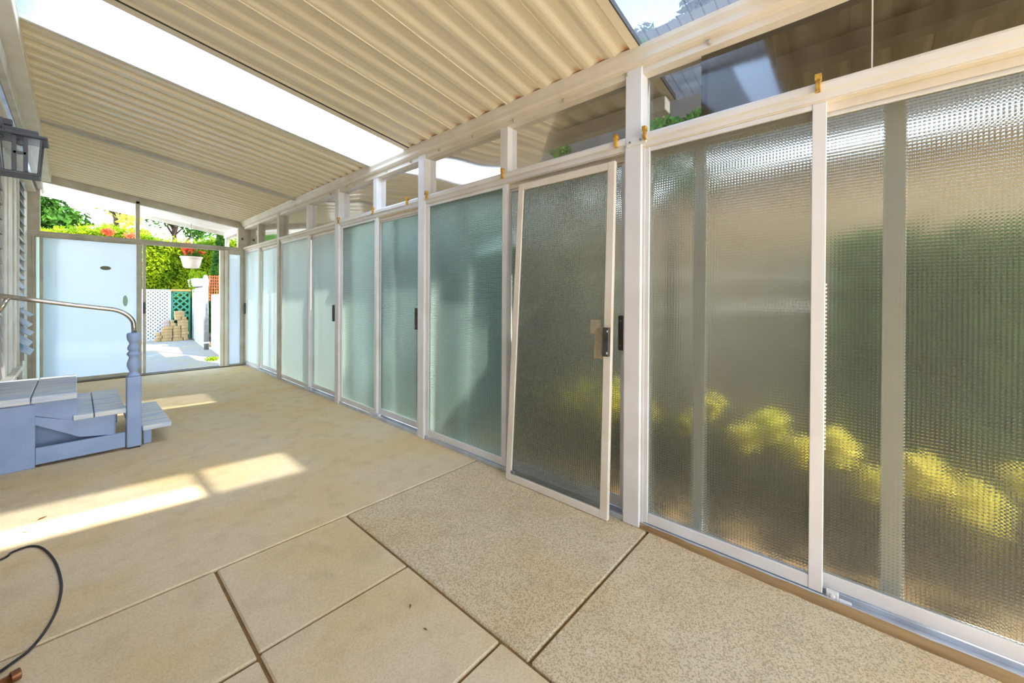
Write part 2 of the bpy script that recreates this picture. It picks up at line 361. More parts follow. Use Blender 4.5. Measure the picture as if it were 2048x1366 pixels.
# lips and edge strips beside the skylights
def strip(name, m, y0, y1, zo, th, x0=-0.30, x1=2.53, parent=None):
    return MB().prism([(x0, zr(x0)+zo), (x1, zr(x1)+zo), (x1, zr(x1)+zo+th), (x0, zr(x0)+zo+th)], y0, y1).build(name, m, parent or ceiling, 0.002)
strip('pan_lip', CEIL, 3.026, 3.10, 0.0, 0.006); strip('edge_strip', RUBBER, 3.018, 3.026, -0.004, 0.02)
strip('edge_strip', WHITE, 3.715, 3.742, -0.012, 0.035)
strip('edge_strip', RUBBER, 3.742, 3.748, -0.010, 0.02)
strip('pan_lip', CEIL, 0.88, 0.93, 0.0, 0.034); strip('edge_strip', RUBBER, 0.874, 0.880, -0.002, 0.035)
strip('pan_lip', CEIL, 0.33, 0.37, 0.0, 0.034)
# skylight panels: finely ribbed see-through sheets
def skylight(y0, y1, m, x0, x1):
    n = int((y1-y0)/0.0055)
    def fn(u, v):
        y = y0+(y1-y0)*u; x = x0+(x1-x0)*v; q = (u*(y1-y0)/0.055) % 1.0
        return (x, y, zr(x)+0.038+0.004*(1.0 if q < 0.12 else 0.0))
    return sheet('skylight_panel', m, ceiling, fn, n, 2, smooth=False)
skylight(0.34, 0.90, SKYN, 1.47, 2.6)
skylight(3.09, 3.74, SKYM, -0.30, 2.6)
skylight(0.56, 0.90, SKYN, -0.30, 1.47)
tb = MB()
for x in (1.50,): tb.box(x-0.03, x+0.03, 0.35, 0.90, zr(x)+0.045, zr(x)+0.085)
tb.build('skylight_purlin', WHITE, ceiling, 0.003)

# beam across the ceiling, gutter beam over the glass wall, overhang beam outside
trim1 = struct('trim_1'); strip('cross_beam', GREYF, 5.70, 5.80, -0.022, 0.05, -0.27, 2.03, trim1)
trim2 = struct('trim_2')
prof = [(2.045, 2.470), (2.045, 2.505), (2.020, 2.512), (2.008, 2.525), (2.004, 2.548), (1.990, 2.572), (1.985, 2.592), (2.0, 2.598), (2.15, 2.575), (2.15, 2.470)]
MB().prism(prof, -2.65, 8.55).build('gutter_beam', CREAMF, trim2, 0.0)
for k in range(11):
    y = 0.55+0.42*k
    MB().box(2.030, 2.047, y-0.008, y+0.008, 2.480, 2.500).build('screw_clip', GREYF, trim2, 0.003)
trim3 = struct('trim_3')
MB().box(2.42, 2.50, 0.90, 8.5, 2.415, 2.505).build('overhang_beam', CREAMF, trim3, 0.004); MB().box(2.42, 2.50, -2.65, 0.33, 2.415, 2.505).build('overhang_beam', CREAMF, trim3, 0.004)

# ------------------------------------------------------------------ glass wall
wall = struct('wall_right')
for k, y in enumerate(POSTS):
    box('post', WHITE if k < 4 else GREYF, wall, 2.035, 2.15, y-0.047, y+0.047, 0.0, 2.515, 0.004)
for k, y in enumerate(MIDS):
    if k: box('transom_mullion', WHITE if k < 4 else GREYF, wall, 2.05, 2.14, y-0.037, y+0.037, 2.13, 2.50, 0.003)
for k in range(5):
    a, b = POSTS[k]+0.047, POSTS[k+1]-0.047
    MB().prism([(2.052, 2.075), (2.046, 2.098), (2.030, 2.104), (2.026, 2.128), (2.036, 2.141), (2.14, 2.141), (2.14, 2.075)], a, b).build('top_rail', WHITE if k < 3 else CREAMF, wall)
# transom panes, sagging a little like old plexiglass
def pane(y0, y1, x, amp, ph, z0=2.142, z1=2.49, m=None):
    def fn(u, v):
        s = math.sin(PI*u)*(0.35+0.65*v)
        return (x+amp*s*math.sin(PI*(0.15+0.6*v)+ph)+0.002*math.sin(2.0*PI*u+ph), y0+(y1-y0)*u, z0+(z1-z0)*v)
    return sheet('transom_pane', m or CLEAR, wall, fn, 28, 12)
pane(-0.03, 0.60, 2.095, 0.014, 0.2, m=SMOKE); pane(-0.90, -0.033, 2.095, 0.014, 0.9, m=SMOKE); pane(0.575, 0.884, 2.112, 0.004, 0.4)
box('pane_joint', WHITE, wall, 2.092, 2.10, -0.034, -0.029, 2.142, 2.48, 0)
segs = [(0.978, 1.876), (1.95, 2.853), (2.947, 3.688), (3.762, 4.525), (4.619, 5.443), (5.517, 6.513), (6.607, 7.553), (7.627, 8.383)]
for i, (a, b) in enumerate(segs): pane(a, b, 2.10, (0.003, 0.008, 0.003, 0.006, 0.003, 0.003, 0.005, 0.003)[i], 0.5*i)
for y, dz in ((0.131, 0), (0.861, 0), (1.026, 0), (1.90, 0), (2.80, 0), (3.10, 0), (3.72, 0), (4.50, 0)):
    b = MB().box(2.012, 2.032, y-0.008, y+0.008, 2.098, 2.142).box(2.008, 2.036, y-0.011, y+0.011, 2.142, 2.168).tube([(2.010, y, 2.10), (2.004, y+0.008, 2.088)], 0.003, 6)
    b.build('pane_clip', BRASS, wall, 0.002)
b = MB().box(2.026, 2.036, 0.855, 0.965, 2.085, 2.125); b.build('corner_bracket', WHITE, wall, 0.002)
b = MB()
for y in (0.885, 0.945): b.tube([(2.027, y, 2.105), (2.021, y, 2.105)], 0.006, 8)
b.build('screw', GALV, wall)
# weathered wood and dirt strip in front of the sill
V = []; Fc = []; ns = 60
for k in range(ns+1):
    y = -3.2+(0.885+3.2)*k/ns; q = random.uniform(-0.004, 0.004); g = 0.55+0.45*min(1, (0.885-y)/0.8)
    V += [(2.062, y, 0.0), (2.062, y, 0.026+q*0.4), (2.048-q*0.5, y, 0.027+q*0.5), (2.062-0.030*g+q, y, 0.016+q*0.6), (2.062-0.046*g+q, y, 0.0)]
Fc = [(k*5+a, k*5+(a+1) % 5, (k+1)*5+(a+1) % 5, (k+1)*5+a) for k in range(ns) for a in range(5)]+[(0, 1, 2, 3, 4), tuple(ns*5+a for a in (4, 3, 2, 1, 0))]
MB().add(V, Fc).build('sill_board', SILLW, wall)

def handle(parent, y, z=1.055, x=2.10):
    h = box('handle', DARKM, parent, x-0.020, x, y-0.025, y+0.025, z-0.10, z+0.10, 0.004)
    MB().tube([(x-0.018, y+0.008, z+0.07), (x-0.023, y+0.008, z+0.07)], 0.004, 8).tube([(x-0.018, y+0.008, z-0.07), (x-0.023, y+0.008, z-0.07)], 0.004, 8).build('screw', GALV, h)
def panel(parent, y0, y1, z0, z1, xf, th, sw, swn, rt, rb, fm, gm, name='fixed_panel'):
    """framed glass panel, y1 is the far side"""
    b = MB()
    b.box(xf, xf+th, y1-sw, y1, z0, z1).box(xf, xf+th, y0, y0+swn, z0, z1)
    b.box(xf+0.002, xf+th-0.002, y0+swn, y1-sw, z1-rt, z1).box(xf+0.002, xf+th-0.002, y0+swn, y1-sw, z0, z0+rb)
    o = b.build(name, fm, parent, 0.002)
    MB().box(xf+th*0.5-0.003, xf+th*0.5+0.003, y0+swn-0.004, y1-sw+0.004, z0+rb-0.004, z1-rt+0.004).build('glass', gm, o)
    return o
BARS = [((0.593, 0.656), (-0.137, -0.071)), ((2.412, 2.525), None), ((4.438, 4.514), (3.525, 3.591)), ((6.335, 6.458), (5.272, 5.366)), ((7.95, 8.02), (7.0, 7.08))]
GM = [PATG, PATG, PATT, FROST, FROST]
for k in range(5):
    d = struct('door_%d' % (k+1))
    a, b, mid = POSTS[k]+0.049, POSTS[k+1]-0.049, MIDS[k]
    if k == 1: GMF, GMS = PATT, PATG
    else: GMF = GMS = GM[k]
    fm = WHITE
    # head and sill tracks
    MB().box(2.058, 2.165, a, b, 2.068, 2.078).box(2.152, 2.165, a, b, 2.03, 2.068).box(2.094, 2.100, a, b, 2.035, 2.068).build('head_track', CREAMF, d, 0.001)
    MB().box(2.048, 2.17, a, b, 0.0, 0.016).box(2.048, 2.056, a, b, 0.016, 0.030).box(2.096, 2.101, a, b, 0.016, 0.036).box(2.160, 2.168, a, b, 0.016, 0.04).build('sill_track', ALU, d, 0.001)
    MB().box(2.058, 2.165, a, a+0.012, 0.016, 2.068).box(2.058, 2.165, b-0.012, b, 0.016, 2.068).build('side_track', WHITE, d, 0.001)
    panel(d, mid-0.023, b-0.012, 0.030, 2.068, 2.060, 0.030, 0.022, 0.047, 0.022 if k < 3 else 0.03, 0.055, fm, GMF)
    sp = panel(d, a+0.012, mid+0.020, 0.034, 2.045, 2.106, 0.028, 0.035, {2: 0.072, 3: 0.135}.get(k, 0.040), 0.026, 0.058, fm, GMS, 'sliding_panel')
    if k == 4: handle(sp, b-0.05, 1.03, 2.058)
    elif k: handle(sp, a+{1: 0.034, 2: 0.098, 3: 0.165}[k], 1.05, 2.106)
    bf, bs = BARS[k]
    box('rear_bar', WHITE, d, 2.172, 2.19, bf[0], bf[1], 0.02, 2.06)
    if bs: box('rear_bar', WHITE, d, 2.172, 2.19, bs[0], bs[1], 0.02, 2.06)
    # pile strip with little teeth beside the meeting stile
    b2 = MB()
    for q in range(44 if k < 2 else 0): b2.box(2.086, 2.094, mid-0.028, mid-0.0235, 0.62+q*0.016, 0.628+q*0.016)
    if k == 0: b2.build('pile_strip', WHITE, d)
    r = MB().box(2.060, 2.085, mid-0.075, mid-0.035, 0.018, 0.050).box(2.060, 2.080, mid-0.115, mid-0.075, 0.018, 0.030).tube([(2.062, mid-0.055, 0.036), (2.056, mid-0.055, 0.036)], 0.010, 10)
    if k < 4: r.build('roller_guide', WHITE, d, 0.003)

# ------------------------------------------------------------------ loose panel leaning in the second opening
lp = thing('door_panel', 'loose white framed glass door panel leaning crooked in the open doorway, bottom kicked out on the concrete', 'door panel', (1.985, 1.42, 0.0))
def lean(u, v, w):
    """u across (0 near .. 1 far), v up, w out"""
    b0 = Vector((1.988, 1.042, 0.002)); b1 = Vector((1.983, 1.81, 0.002)); t0 = Vector((2.030, 1.030, 2.025)); t1 = Vector((2.030, 1.745, 2.025))
    p = (b0*(1-u)+b1*u)*(1-v)+(t0*(1-u)+t1*u)*v
    return p+Vector((1, 0, -0.02))*w
def leanbox(b, u0, u1, v0, v1, w0, w1):
    v = [lean(u, q, ww) for q in (v0, v1) for u in (u0, u1) for ww in (w0, w1)]
    b.add(v, [(0, 2, 3, 1), (4, 5, 7, 6), (0, 1, 5, 4), (2, 6, 7, 3), (0, 4, 6, 2), (1, 3, 7, 5)])
b = MB(); leanbox(b, 0, 0.062, 0, 1, -0.012, 0.014); leanbox(b, 0.938, 1, 0, 1, -0.012, 0.014); leanbox(b, 0.06, 0.94, 0, 0.023, -0.011, 0.013); leanbox(b, 0.06, 0.94, 0.978, 1, -0.011, 0.013)
b.build('frame', CREAMF, lp, 0.002)
b = MB(); leanbox(b, 0.055, 0.945, 0.018, 0.982, -0.002, 0.003); b.build('glass', PATG, lp)
b = MB(); leanbox(b, 0.005, 0.058, 0.455, 0.535, -0.034, -0.012); h = b.build('handle', DARKM, lp, 0.003)
b = MB(); leanbox(b, 0.012, 0.02, 0.522, 0.528, -0.038, -0.033); leanbox(b, 0.012, 0.02, 0.462, 0.468, -0.038, -0.033); b.build('screw', TRIMW, h)
TAPE = mat('yellowed_clear_tape', (176, 164, 132), 0.4, (150, 138, 104), 30)
b = MB()
for (u0, u1, v0, v1) in ((0.062, 0.145, 0.445, 0.535), (0.095, 0.185, 0.515, 0.555)): leanbox(b, u0, u1, v0, v1, -0.0035, -0.0025)
tag(b.build('tape_patch', TAPE, lp), 'yellowed torn tape stuck to the glass')
b = MB(); leanbox(b, 0.90, 0.94, 0.026, 0.036, -0.016, -0.003); b.build('roller', GALV, lp, 0.002)

# ------------------------------------------------------------------ end wall
wb = struct('wall_back')
X0 = -0.45
box('corner_column', GREYF, wb, X0, -0.324, YE, YE+0.10, 2.10, 2.90, 0.004); box('lower_column', GREYF, wb, X0, -0.392, YE+0.003, YE+0.10, -0.02, 2.10, 0.004)
MB().box(-0.52, 2.04, YE-0.012, YE+0.09, 2.075, 2.125).box(-0.52, 2.04, YE-0.02, YE+0.06, 2.112, 2.130).box(-0.52, 2.04, YE-0.004, YE+0.07, 2.056, 2.075).build('door_header', GREYF, wb, 0.003)
box('transom_mullion', GREYF, wb, 0.620, 0.668, YE, YE+0.07, 2.125, 2.72, 0.003)
MB().prism([(-0.33, zr(-0.33)-0.105), (2.06, 2.470), (2.06, 2.610), (-0.33, zr(-0.33)+0.030)], YE, YE+0.06).build('sloped_plate', GREYF, wb, 0.003)
box('corner_stub', GREYF, wb, 1.955, 2.06, YE-0.01, YE+0.10, 2.125, 2.50, 0.004)
box('latch', DARKM, wb, 2.0, 2.03, YE-0.03, YE-0.01, 2.27, 2.31, 0.003)
MB().box(-0.392, -0.376, YE-0.004, YE+0.08, 0.0, 2.06).build('side_jamb', GREYF, wb, 0.003)
MB().box(1.690, 1.745, YE+0.0, YE+0.08, 0.0, 2.06).box(1.750, 1.800, YE-0.01, YE+0.07, 0.0, 2.06).build('strike_jamb', CREAMF, wb, 0.003)
MB().box(1.80, 1.825, YE, YE+0.05, 0.0, 2.06).box(1.99, 2.035, YE, YE+0.05, 0.0, 2.06).box(1.825, 1.99, YE, YE+0.05, 2.0, 2.06).box(1.825, 1.99, YE, YE+0.05, 0.0, 0.035).build('side_panel_frame', GREYF, wb, 0.003)
box('side_panel', FROSTE, wb, 1.823, 1.992, YE+0.018, YE+0.028, 0.03, 2.005, 0.001)
MB().box(-0.385, 2.03, YE-0.02, YE+0.09, -0.02, 0.014).box(-0.385, 1.74, YE+0.02, YE+0.026, 0.014, 0.03).build('threshold', GALV, wb, 0.002)
box('dirty_sill', SILLD, wb, -0.385, 2.03, YE-0.055, YE-0.022, 0.0, 0.010, 0.002)
d6 = struct('door_6')
b = MB().box(-0.330, -0.300, YE+0.005, YE+0.035, 0.02, 2.055).box(0.632, 0.690, YE+0.005, YE+0.035, 0.02, 2.055).box(-0.300, 0.632, YE+0.007, YE+0.033, 0.02, 0.07).box(-0.300, 0.632, YE+0.007, YE+0.033, 2.045, 2.055)
f = b.build('sliding_panel', GREYF, d6, 0.002)
MB().box(-0.303, 0.636, YE+0.017, YE+0.023, 0.066, 2.048).build('glass', FROSTE, f)
f2 = MB().box(0.705, 0.742, YE+0.045, YE+0.072, 0.02, 2.055).box(-0.376, -0.362, YE+0.045, YE+0.072, 0.02, 2.055).build('second_panel', GREYF, d6, 0.002)
MB().box(-0.365, -0.20, YE+0.056, YE+0.062, 0.03, 2.05).build('glass', FROST, f2)
h = box('handle', DARKM, f2, 0.705, 0.735, YE+0.005, YE+0.045, 0.97, 1.15, 0.003)
# marks on the outside of the milky glass
def ell(name, m, x, z, rx, rz, y):
    n = 20; V = [(x+rx*math.cos(2*PI*i/n), yy, z+rz*math.sin(2*PI*i/n)) for yy in (y, y+0.003) for i in range(n)]
    MB().add(V, [tuple(range(n)), tuple(range(2*n-1, n-1, -1))]+[(i, i+n, (i+1) % n+n, (i+1) % n) for i in range(n)]).build(name, m, f)
ell('oval_sticker', mat('olive_sticker', (120, 122, 96), 0.6), 0.298, 1.66, 0.058, 0.030, YE+0.012)
ell('faded_sticker', mat('faded_green_sticker', (176, 206, 186), 0.6), 0.507, 1.17, 0.028, 0.085, YE+0.012)

# awning beyond the end wall
pans(YE+0.11, 9.86, 5, x0=-0.36, x1=2.06, m=mat('white_awning_enamel', (240, 238, 232), 0.45, (228, 224, 214), 4), name='awning_pan')
trim4 = struct('trim_4')
strip('awning_fascia', TRIMW, 9.86, 9.92, -0.065, 0.11, -0.40, 2.10, trim4)
strip('awning_side_board', TRIMW, YE+0.1, 9.92, -0.05, 0.10, -0.42, -0.36, trim4); strip('awning_side_board', TRIMW, YE+0.1, 9.92, -0.12, 0.17, 2.06, 2.14, trim4)
MB().box(2.07, 2.13, 9.80, 9.88, -0.05, 2.45).build('awning_post', TRIMW, trim4, 0.004)

# ------------------------------------------------------------------ house wall on the left
wl = struct('wall_left')
box('wall_core', SIDING, wl, XL-0.15, XL-0.02, -3.2, YE, -0.05, 3.0, 0)
for k in range(20):
    z = 0.05+k*0.135
    MB().prism([(XL-0.02, z), (XL+0.002, z), (XL-0.010, z+0.134), (XL-0.02, z+0.134)], -3.2, 5.90).build('siding_board', SIDING, wl)
for i, (y0, y1) in enumerate(((5.92, 6.12), (6.14, 6.36), (6.38, 6.60), (6.62, 6.84))):
    box('casing_board', TRIMW, wl, XL-0.02, XL+(0.012, 0.02, 0.012, 0.024)[i], y0, y1, 0.30, 2.62, 0.004)
box('casing_board', TRIMW, wl, XL-0.02, XL+0.02, 7.62, 8.30, 0.0, 2.62, 0.004)
box('window_stool', TRIMW, wl, XL-0.02, XL+0.07, 5.6, 6.9, 0.44, 0.48, 0.006)
trim6 = struct('trim_6'); box('door_jamb_board', TRIMW, trim6, XL-0.02, -0.366, 4.22, 4.53, 0.518, 2.3, 0.004)
w1 = struct('window_1')
box('window_back', mat('dim_window_glass', (60, 70, 80), 0.1), w1, XL-0.025, XL-0.012, 6.86, 7.60, 0.45, 2.62, 0)
for k in range(19):
    z = 0.62+k*0.108; broken = k < 5
    an = math.radians(62 if not broken else 38+6*(k % 2)); ln_ = 0.115 if not broken else 0.15
    c = Vector((XL-0.012, 7.24, z+0.05)); dx, dz = math.cos(an)*ln_, -math.sin(an)*ln_
    o = MB().prism([(c.x, c.z), (c.x+dx, c.z+dz), (c.x+dx+0.006, c.z+dz+0.004), (c.x+0.008, c.z+0.006)], 6.90, 7.58).build('slat', PALEB, w1)
MB().box(XL-0.012, XL+0.04, 6.85, 6.885, 0.45, 2.62).box(XL-0.012, XL+0.035, 7.59, 7.62, 0.45, 2.62).build('window_frame', TRIMW, w1, 0.003)
# eave, fascia and the ledger that carries the roof
trim5 = struct('trim_5')
box('ledger', CREAMF, trim5, -0.31, -0.225, -2.65, YE, 2.815, 2.93, 0.004)
box('ledger_flange', CREAMF, trim5, -0.262, -0.222, -2.65, YE, 2.885, 2.90, 0.002)
box('gutter_board', TRIMW, trim5, -0.345, -0.30, -2.65, YE, 2.70, 2.80, 0.006)
box('soffit_board', CREAMF, trim5, -0.50, -0.36, -2.65, YE, 2.655, 2.675, 0.003)
box('eave_roof', PALEB, trim5, -1.6, -0.10, -2.65, 9.0, 3.06, 3.10, 0.003)

# ------------------------------------------------------------------ porch steps
ps = thing('porch_steps', 'blue grey painted wooden porch steps with worn whitish treads and turned newel post', 'steps', (0.1, 4.95, 0))
YF, YB = 4.42, 5.44
box('tread', TREAD, ps, -0.212, 0.007, YF, YB, 0.468, 0.516, 0.005); box('tread', TREAD, ps, -0.44, -0.218, YF, YB, 0.468, 0.515, 0.005)
box('tread', TREAD, ps, 0.098, 0.271, YF, YB-0.03, 0.302, 0.340, 0.004); box('tread', TREAD, ps, -0.012, 0.093, YF, YB-0.03, 0.302, 0.339, 0.004)
MB().prism([(0.372, YF), (0.552, YF), (0.552, YB-0.05), (0.30, YB-0.05), (0.30, YF+0.12), (0.345, YF+0.11)], 0.130, 0.168, 'z').build('tread', TREAD, ps, 0.004)
MB().prism([(-0.44, 0.465), (0.006, 0.465), (0.006, 0.312), (-0.002, 0.300), (0.205, 0.300), (0.205, 0.138), (0.022, 0.166), (-0.44, 0.50-0.03)], YF+0.025, YF+0.06).build('stringer', BLUE, ps, 0.003)
MB().prism([(-0.44, 0.465), (0.006, 0.465), (0.006, 0.312), (-0.002, 0.300), (0.205, 0.300), (0.205, 0.138), (0.022, 0.166), (-0.44, 0.47)], YB-0.10, YB-0.06).build('stringer', BLUE, ps, 0.003)
box('side_panel', BLUE, ps, -0.44, -0.195, YF+0.012, YF+0.035, 0.0, 0.462, 0.003)
box('skirt_board', BLUE, ps, -0.194, 0.268, YF+0.012, YF+0.04, 0.022, 0.142, 0.003)
box('back_panel', BLUE, ps, -0.44, 0.20, YF+0.20, YF+0.22, 0.0, 0.30, 0.003)
box('riser', BLUE, ps, -0.015, 0.003, YF+0.06, YB-0.08, 0.30, 0.465, 0.002); box('riser', BLUE, ps, 0.20, 0.215, YF+0.06, YB-0.08, 0.02, 0.30, 0.002)
box('cleat', BLUE, ps, 0.38, 0.43, YF+0.07, YF+0.12, 0.0, 0.128, 0.003); box('cleat', BLUE, ps, 0.38, 0.43, YB-0.18, YB-0.12, 0.0, 0.128, 0.003)
box('skirt_board', BLUE, ps, -0.194, 0.268, YB-0.09, YB-0.06, 0.022, 0.142, 0.003)
NX, NY = 0.319, YF+0.048
nw = box('newel_post', BLUE, ps, NX-0.044, NX+0.044, NY-0.044, NY+0.044, 0.012, 0.585, 0.006)
prof = [(0.040, 0.585), (0.041, 0.596), (0.036, 0.604), (0.028, 0.615), (0.026, 0.628), (0.034, 0.648), (0.041, 0.672), (0.041, 0.695), (0.034, 0.722), (0.028, 0.742), (0.030, 0.752), (0.041, 0.764), (0.041, 0.778), (0.031, 0.790), (0.029, 0.796), (0.037, 0.808), (0.038, 0.824), (0.033, 0.840), (0.026, 0.852), (0.029, 0.866), (0.038, 0.884), (0.042, 0.905), (0.042, 0.928), (0.039, 0.942), (0.026, 0.946)]
MB().lathe(prof, NX, NY, 24).build('turned_top', BLUE, nw, 0, True)
box('newel_foot', RUBBER, nw, NX-0.038, NX+0.038, NY-0.038, NY+0.038, 0.0, 0.013, 0.002)

# handrail
hr = thing('handrail', 'bent stainless steel pipe handrail running down to the blue newel post', 'handrail', (-0.05, 4.46, 0.94))
pth = [(-0.44, NY, 1.262), (-0.20, NY, 1.214), (0.0, NY, 1.174), (0.20, NY, 1.138)]
for k in range(1, 9):
    a = math.radians(80*k/8); pth.append((0.20+0.118*math.sin(a)*1.02, NY, 1.138-0.03*math.sin(a)-0.10*(1-math.cos(a))))
pth += [(NX+0.002, NY, 0.99), (NX+0.002, NY, 0.946)]
MB().tube(pth, 0.0165, 14).build('rail', STEEL, hr, 0, True)
MB().tube([(-0.315, NY, 1.235), (-0.335, NY-0.01, 1.18), (-0.358, NY-0.02, 1.13)], 0.0135, 12).build('bracket', STEEL, hr, 0, True)
MB().tube([(-0.3645, NY-0.02, 1.125), (-0.352, NY-0.02, 1.13)], 0.032, 16).build('flange', STEEL, hr, 0.001)

# ------------------------------------------------------------------ wall lantern
wln = thing('wall_lantern', 'dark iron box lantern with clear glass sides on the house wall', 'lantern', (-0.33, 3.05, 2.0))
LX, LY = -0.175, 3.02
box('backplate', BLACKI, wln, -0.43, -0.40, LY-0.05, LY+0.07, 1.86, 2.16, 0.004)
MB().box(-0.40, -0.20, LY-0.010, LY+0.022, 2.055, 2.085).box(-0.25, -0.225, LY-0.02, LY+0.03, 1.985, 2.085).build('arm', BLACKI, wln, 0.003)
MB().box(LX-0.085, LX+0.085, LY-0.085, LY+0.085, 2.000, 2.014).box(LX-0.055, LX+0.055, LY-0.055, LY+0.055, 2.014, 2.040).build('cap', BLACKI, wln, 0.003)
MB().box(LX-0.060, LX+0.060, LY-0.060, LY+0.060, 1.822, 1.836).build('base', BLACKI, wln, 0.003)
for sx in (-1, 1):
    for sy in (-1, 1): MB().tube([(LX+sx*0.055, LY+sy*0.055, 1.83), (LX+sx*0.066, LY+sy*0.066, 2.0)], 0.004, 6).build('glazing_bar', BLACKI, wln)
b = MB().box(LX-0.024, LX-0.010, LY-0.066, LY-0.058, 1.836, 2.0).box(LX+0.010, LX+0.024, LY-0.066, LY-0.058, 1.836, 2.0).box(LX-0.02, LX+0.02, LY-0.066, LY-0.058, 1.915, 1.928)
b.build('cross_bars', BLACKI, wln, 0.001)
for (ax, ay, bx, by) in ((-1, -1, 1, -1), (1, -1, 1, 1), (1, 1, -1, 1), (-1, 1, -1, -1)):
    MB().add([(LX+ax*0.054, LY+ay*0.054, 1.837), (LX+bx*0.054, LY+by*0.054, 1.837), (LX+bx*0.064, LY+by*0.064, 1.998), (LX+ax*0.064, LY+ay*0.064, 1.998)], [(0, 1, 2, 3)]).build('glass', LANG, wln)
MB().lathe([(0.014, 2.0), (0.014, 1.975), (0.010, 1.97)], LX, LY, 14).build('lamp_socket', BLACKI, wln, 0, True)

# ------------------------------------------------------------------ floor bits
cp = [(-0.42, 2.93), (-0.237, 3.004), (-0.206, 3.05), (-0.152, 3.06), (-0.109, 2.99), (-0.068, 2.818), (-0.046, 2.633), (-0.041, 2.496), (-0.052, 2.353), (-0.076, 2.243), (-0.107, 2.166), (-0.138, 2.134), (-0.22, 2.07), (-0.36, 1.98)]
def smooth(pts, k=6):
    out = []
    for i in range(len(pts)-1):
        p0, p1, p2, p3 = pts[max(i-1, 0)], pts[i], pts[i+1], pts[min(i+2, len(pts)-1)]
        for j in range(k):
            t = j/k; out.append(tuple(0.5*((2*p1[q])+(-p0[q]+p2[q])*t+(2*p0[q]-5*p1[q]+4*p2[q]-p3[q])*t*t+(-p0[q]+3*p1[q]-3*p2[q]+p3[q])*t**3) for q in range(len(p1))))
    return out+[pts[-1]]
cbl = MB().tube([(x, y, 0.0052) for x, y in smooth(cp)], 0.0048, 8).build('power_cord', RUBBER, None, 0, True)
tag(cbl, 'thin dark power cord looped on the concrete in the near left corner', 'cord')
pp = thing('pipe_stub', 'rusty copper pipe end lying on the concrete beside the dark cord', 'pipe', (-0.15, 2.02, 0.0))
MB().tube([(-0.30, 1.985, 0.0145), (-0.128, 2.032, 0.0145)], 0.014, 14).build('pipe', COPPER, pp, 0, True)
MB().tube([(-0.140, 2.0287, 0.0175), (-0.120, 2.034, 0.0175)], 0.0172, 14).build('collar', COPPER, pp, 0.001)
def leaf(x, y, s, rz, label):
    V = [(-1, 0, 0.1), (-0.4, 0.33, 0.35), (0.3, 0.30, 0.3), (1, 0, 0.15), (0.3, -0.30, 0.35), (-0.4, -0.33, 0.3), (0, 0, 0.05), (-1.5, 0.1, 0.05)]
    V = [(x+s*(a*math.cos(rz)-b*math.sin(rz)), y+s*(a*math.sin(rz)+b*math.cos(rz)), 0.0005+s*c*0.7) for a, b, c in V]
    o = MB().add(V, [(0, 1, 6), (1, 2, 6), (2, 3, 6), (3, 4, 6), (4, 5, 6), (5, 0, 6), (0, 6, 7)]).build('dry_leaf', LEAFD, None)
    md = o.modifiers.new('s', 'SOLIDIFY'); md.thickness = 0.0006
    tag(o, label, 'leaf', 'dry leaves on the patio floor')
leaf(-0.124, 3.403, 0.022, 0.6, 'curled brown leaf in the sunlit patch of concrete')
leaf(-0.18, 3.27, 0.010, 2.6, 'tiny dark leaf scrap in the sunlit patch of concrete')
leaf(0.90, 1.345, 0.012, 0.9, 'small brown leaf scrap on the middle paving slab, larger of its two neighbours')
leaf(0.875, 1.21, 0.009, 2.0, 'thin dark twig scrap on the middle paving slab near the joint')

# ------------------------------------------------------------------ yard beyond the end door
GZ = -0.05
def lattice(name, label, p0, p1, z0, z1, pitch, wd, m, rail=0.04):
    """diagonal lattice between two ground points"""
    t = thing(name, label, 'lattice fence', (p0[0], p0[1], GZ))
    p0 = Vector((p0[0], p0[1], 0)); p1 = Vector((p1[0], p1[1], 0)); Lh = (p1-p0).length; e = (p1-p0)/Lh; nrm = Vector((-e.y, e.x, 0)); H_ = z1-z0
    def P(u, z, w): return p0+e*u+Vector((0, 0, z))+nrm*w
    def quad(b, u0, za, u1, zb, hw, w0, w1):
        d = Vector((u1-u0, zb-za)).normalized(); n = Vector((-d.y, d.x))*hw
        c = [(u0+n.x, za+n.y), (u1+n.x, zb+n.y), (u1-n.x, zb-n.y), (u0-n.x, za-n.y)]
        v = [P(u, z, w0) for u, z in c]+[P(u, z, w1) for u, z in c]
        b.add(v, [(0, 1, 2, 3), (7, 6, 5, 4), (0, 4, 5, 1), (1, 5, 6, 2), (2, 6, 7, 3), (3, 7, 4, 0)])
    st = pitch*math.sqrt(2)
    for s in (1, -1):
        b = MB(); k = -H_
        while k < Lh+H_:
            # line u = k + s*(z)  clipped to 0..Lh
            ua, ub = (k, k+H_) if s > 0 else (k+H_, k)
            za, zb = z0, z1
            def clip(ua, za, ub, zb):
                if max(ua, ub) <= 0 or min(ua, ub) >= Lh: return None
                pts = []
                for (u, z, u2, z2) in ((ua, za, ub, zb), (ub, zb, ua, za)):
                    if u < 0: f_ = (0-u)/(u2-u); u, z = 0, z+(z2-z)*f_
                    if u > Lh: f_ = (Lh-u)/(u2-u); u, z = Lh, z+(z2-z)*f_
                    pts.append((u, z))
                return pts
            c = clip(ua, za, ub, zb)
            if c and (Vector(c[0])-Vector(c[1])).length > 0.03: quad(b, c[0][0], c[0][1], c[1][0], c[1][1], wd/2, 0.0 if s > 0 else 0.008, 0.007 if s > 0 else 0.015)
            k += st
        o = b.build('slats', m, t); o['kind'] = 'stuff'
    b = MB()
    for (ua, za, ub, zb) in ((0, z1, Lh, z1), (0, z0, Lh, z0), (0, z0, 0, z1), (Lh, z0, Lh, z1)): quad(b, ua, za, ub, zb, rail/2, -0.006, 0.02)
    b.build('frame', m, t)
    return t
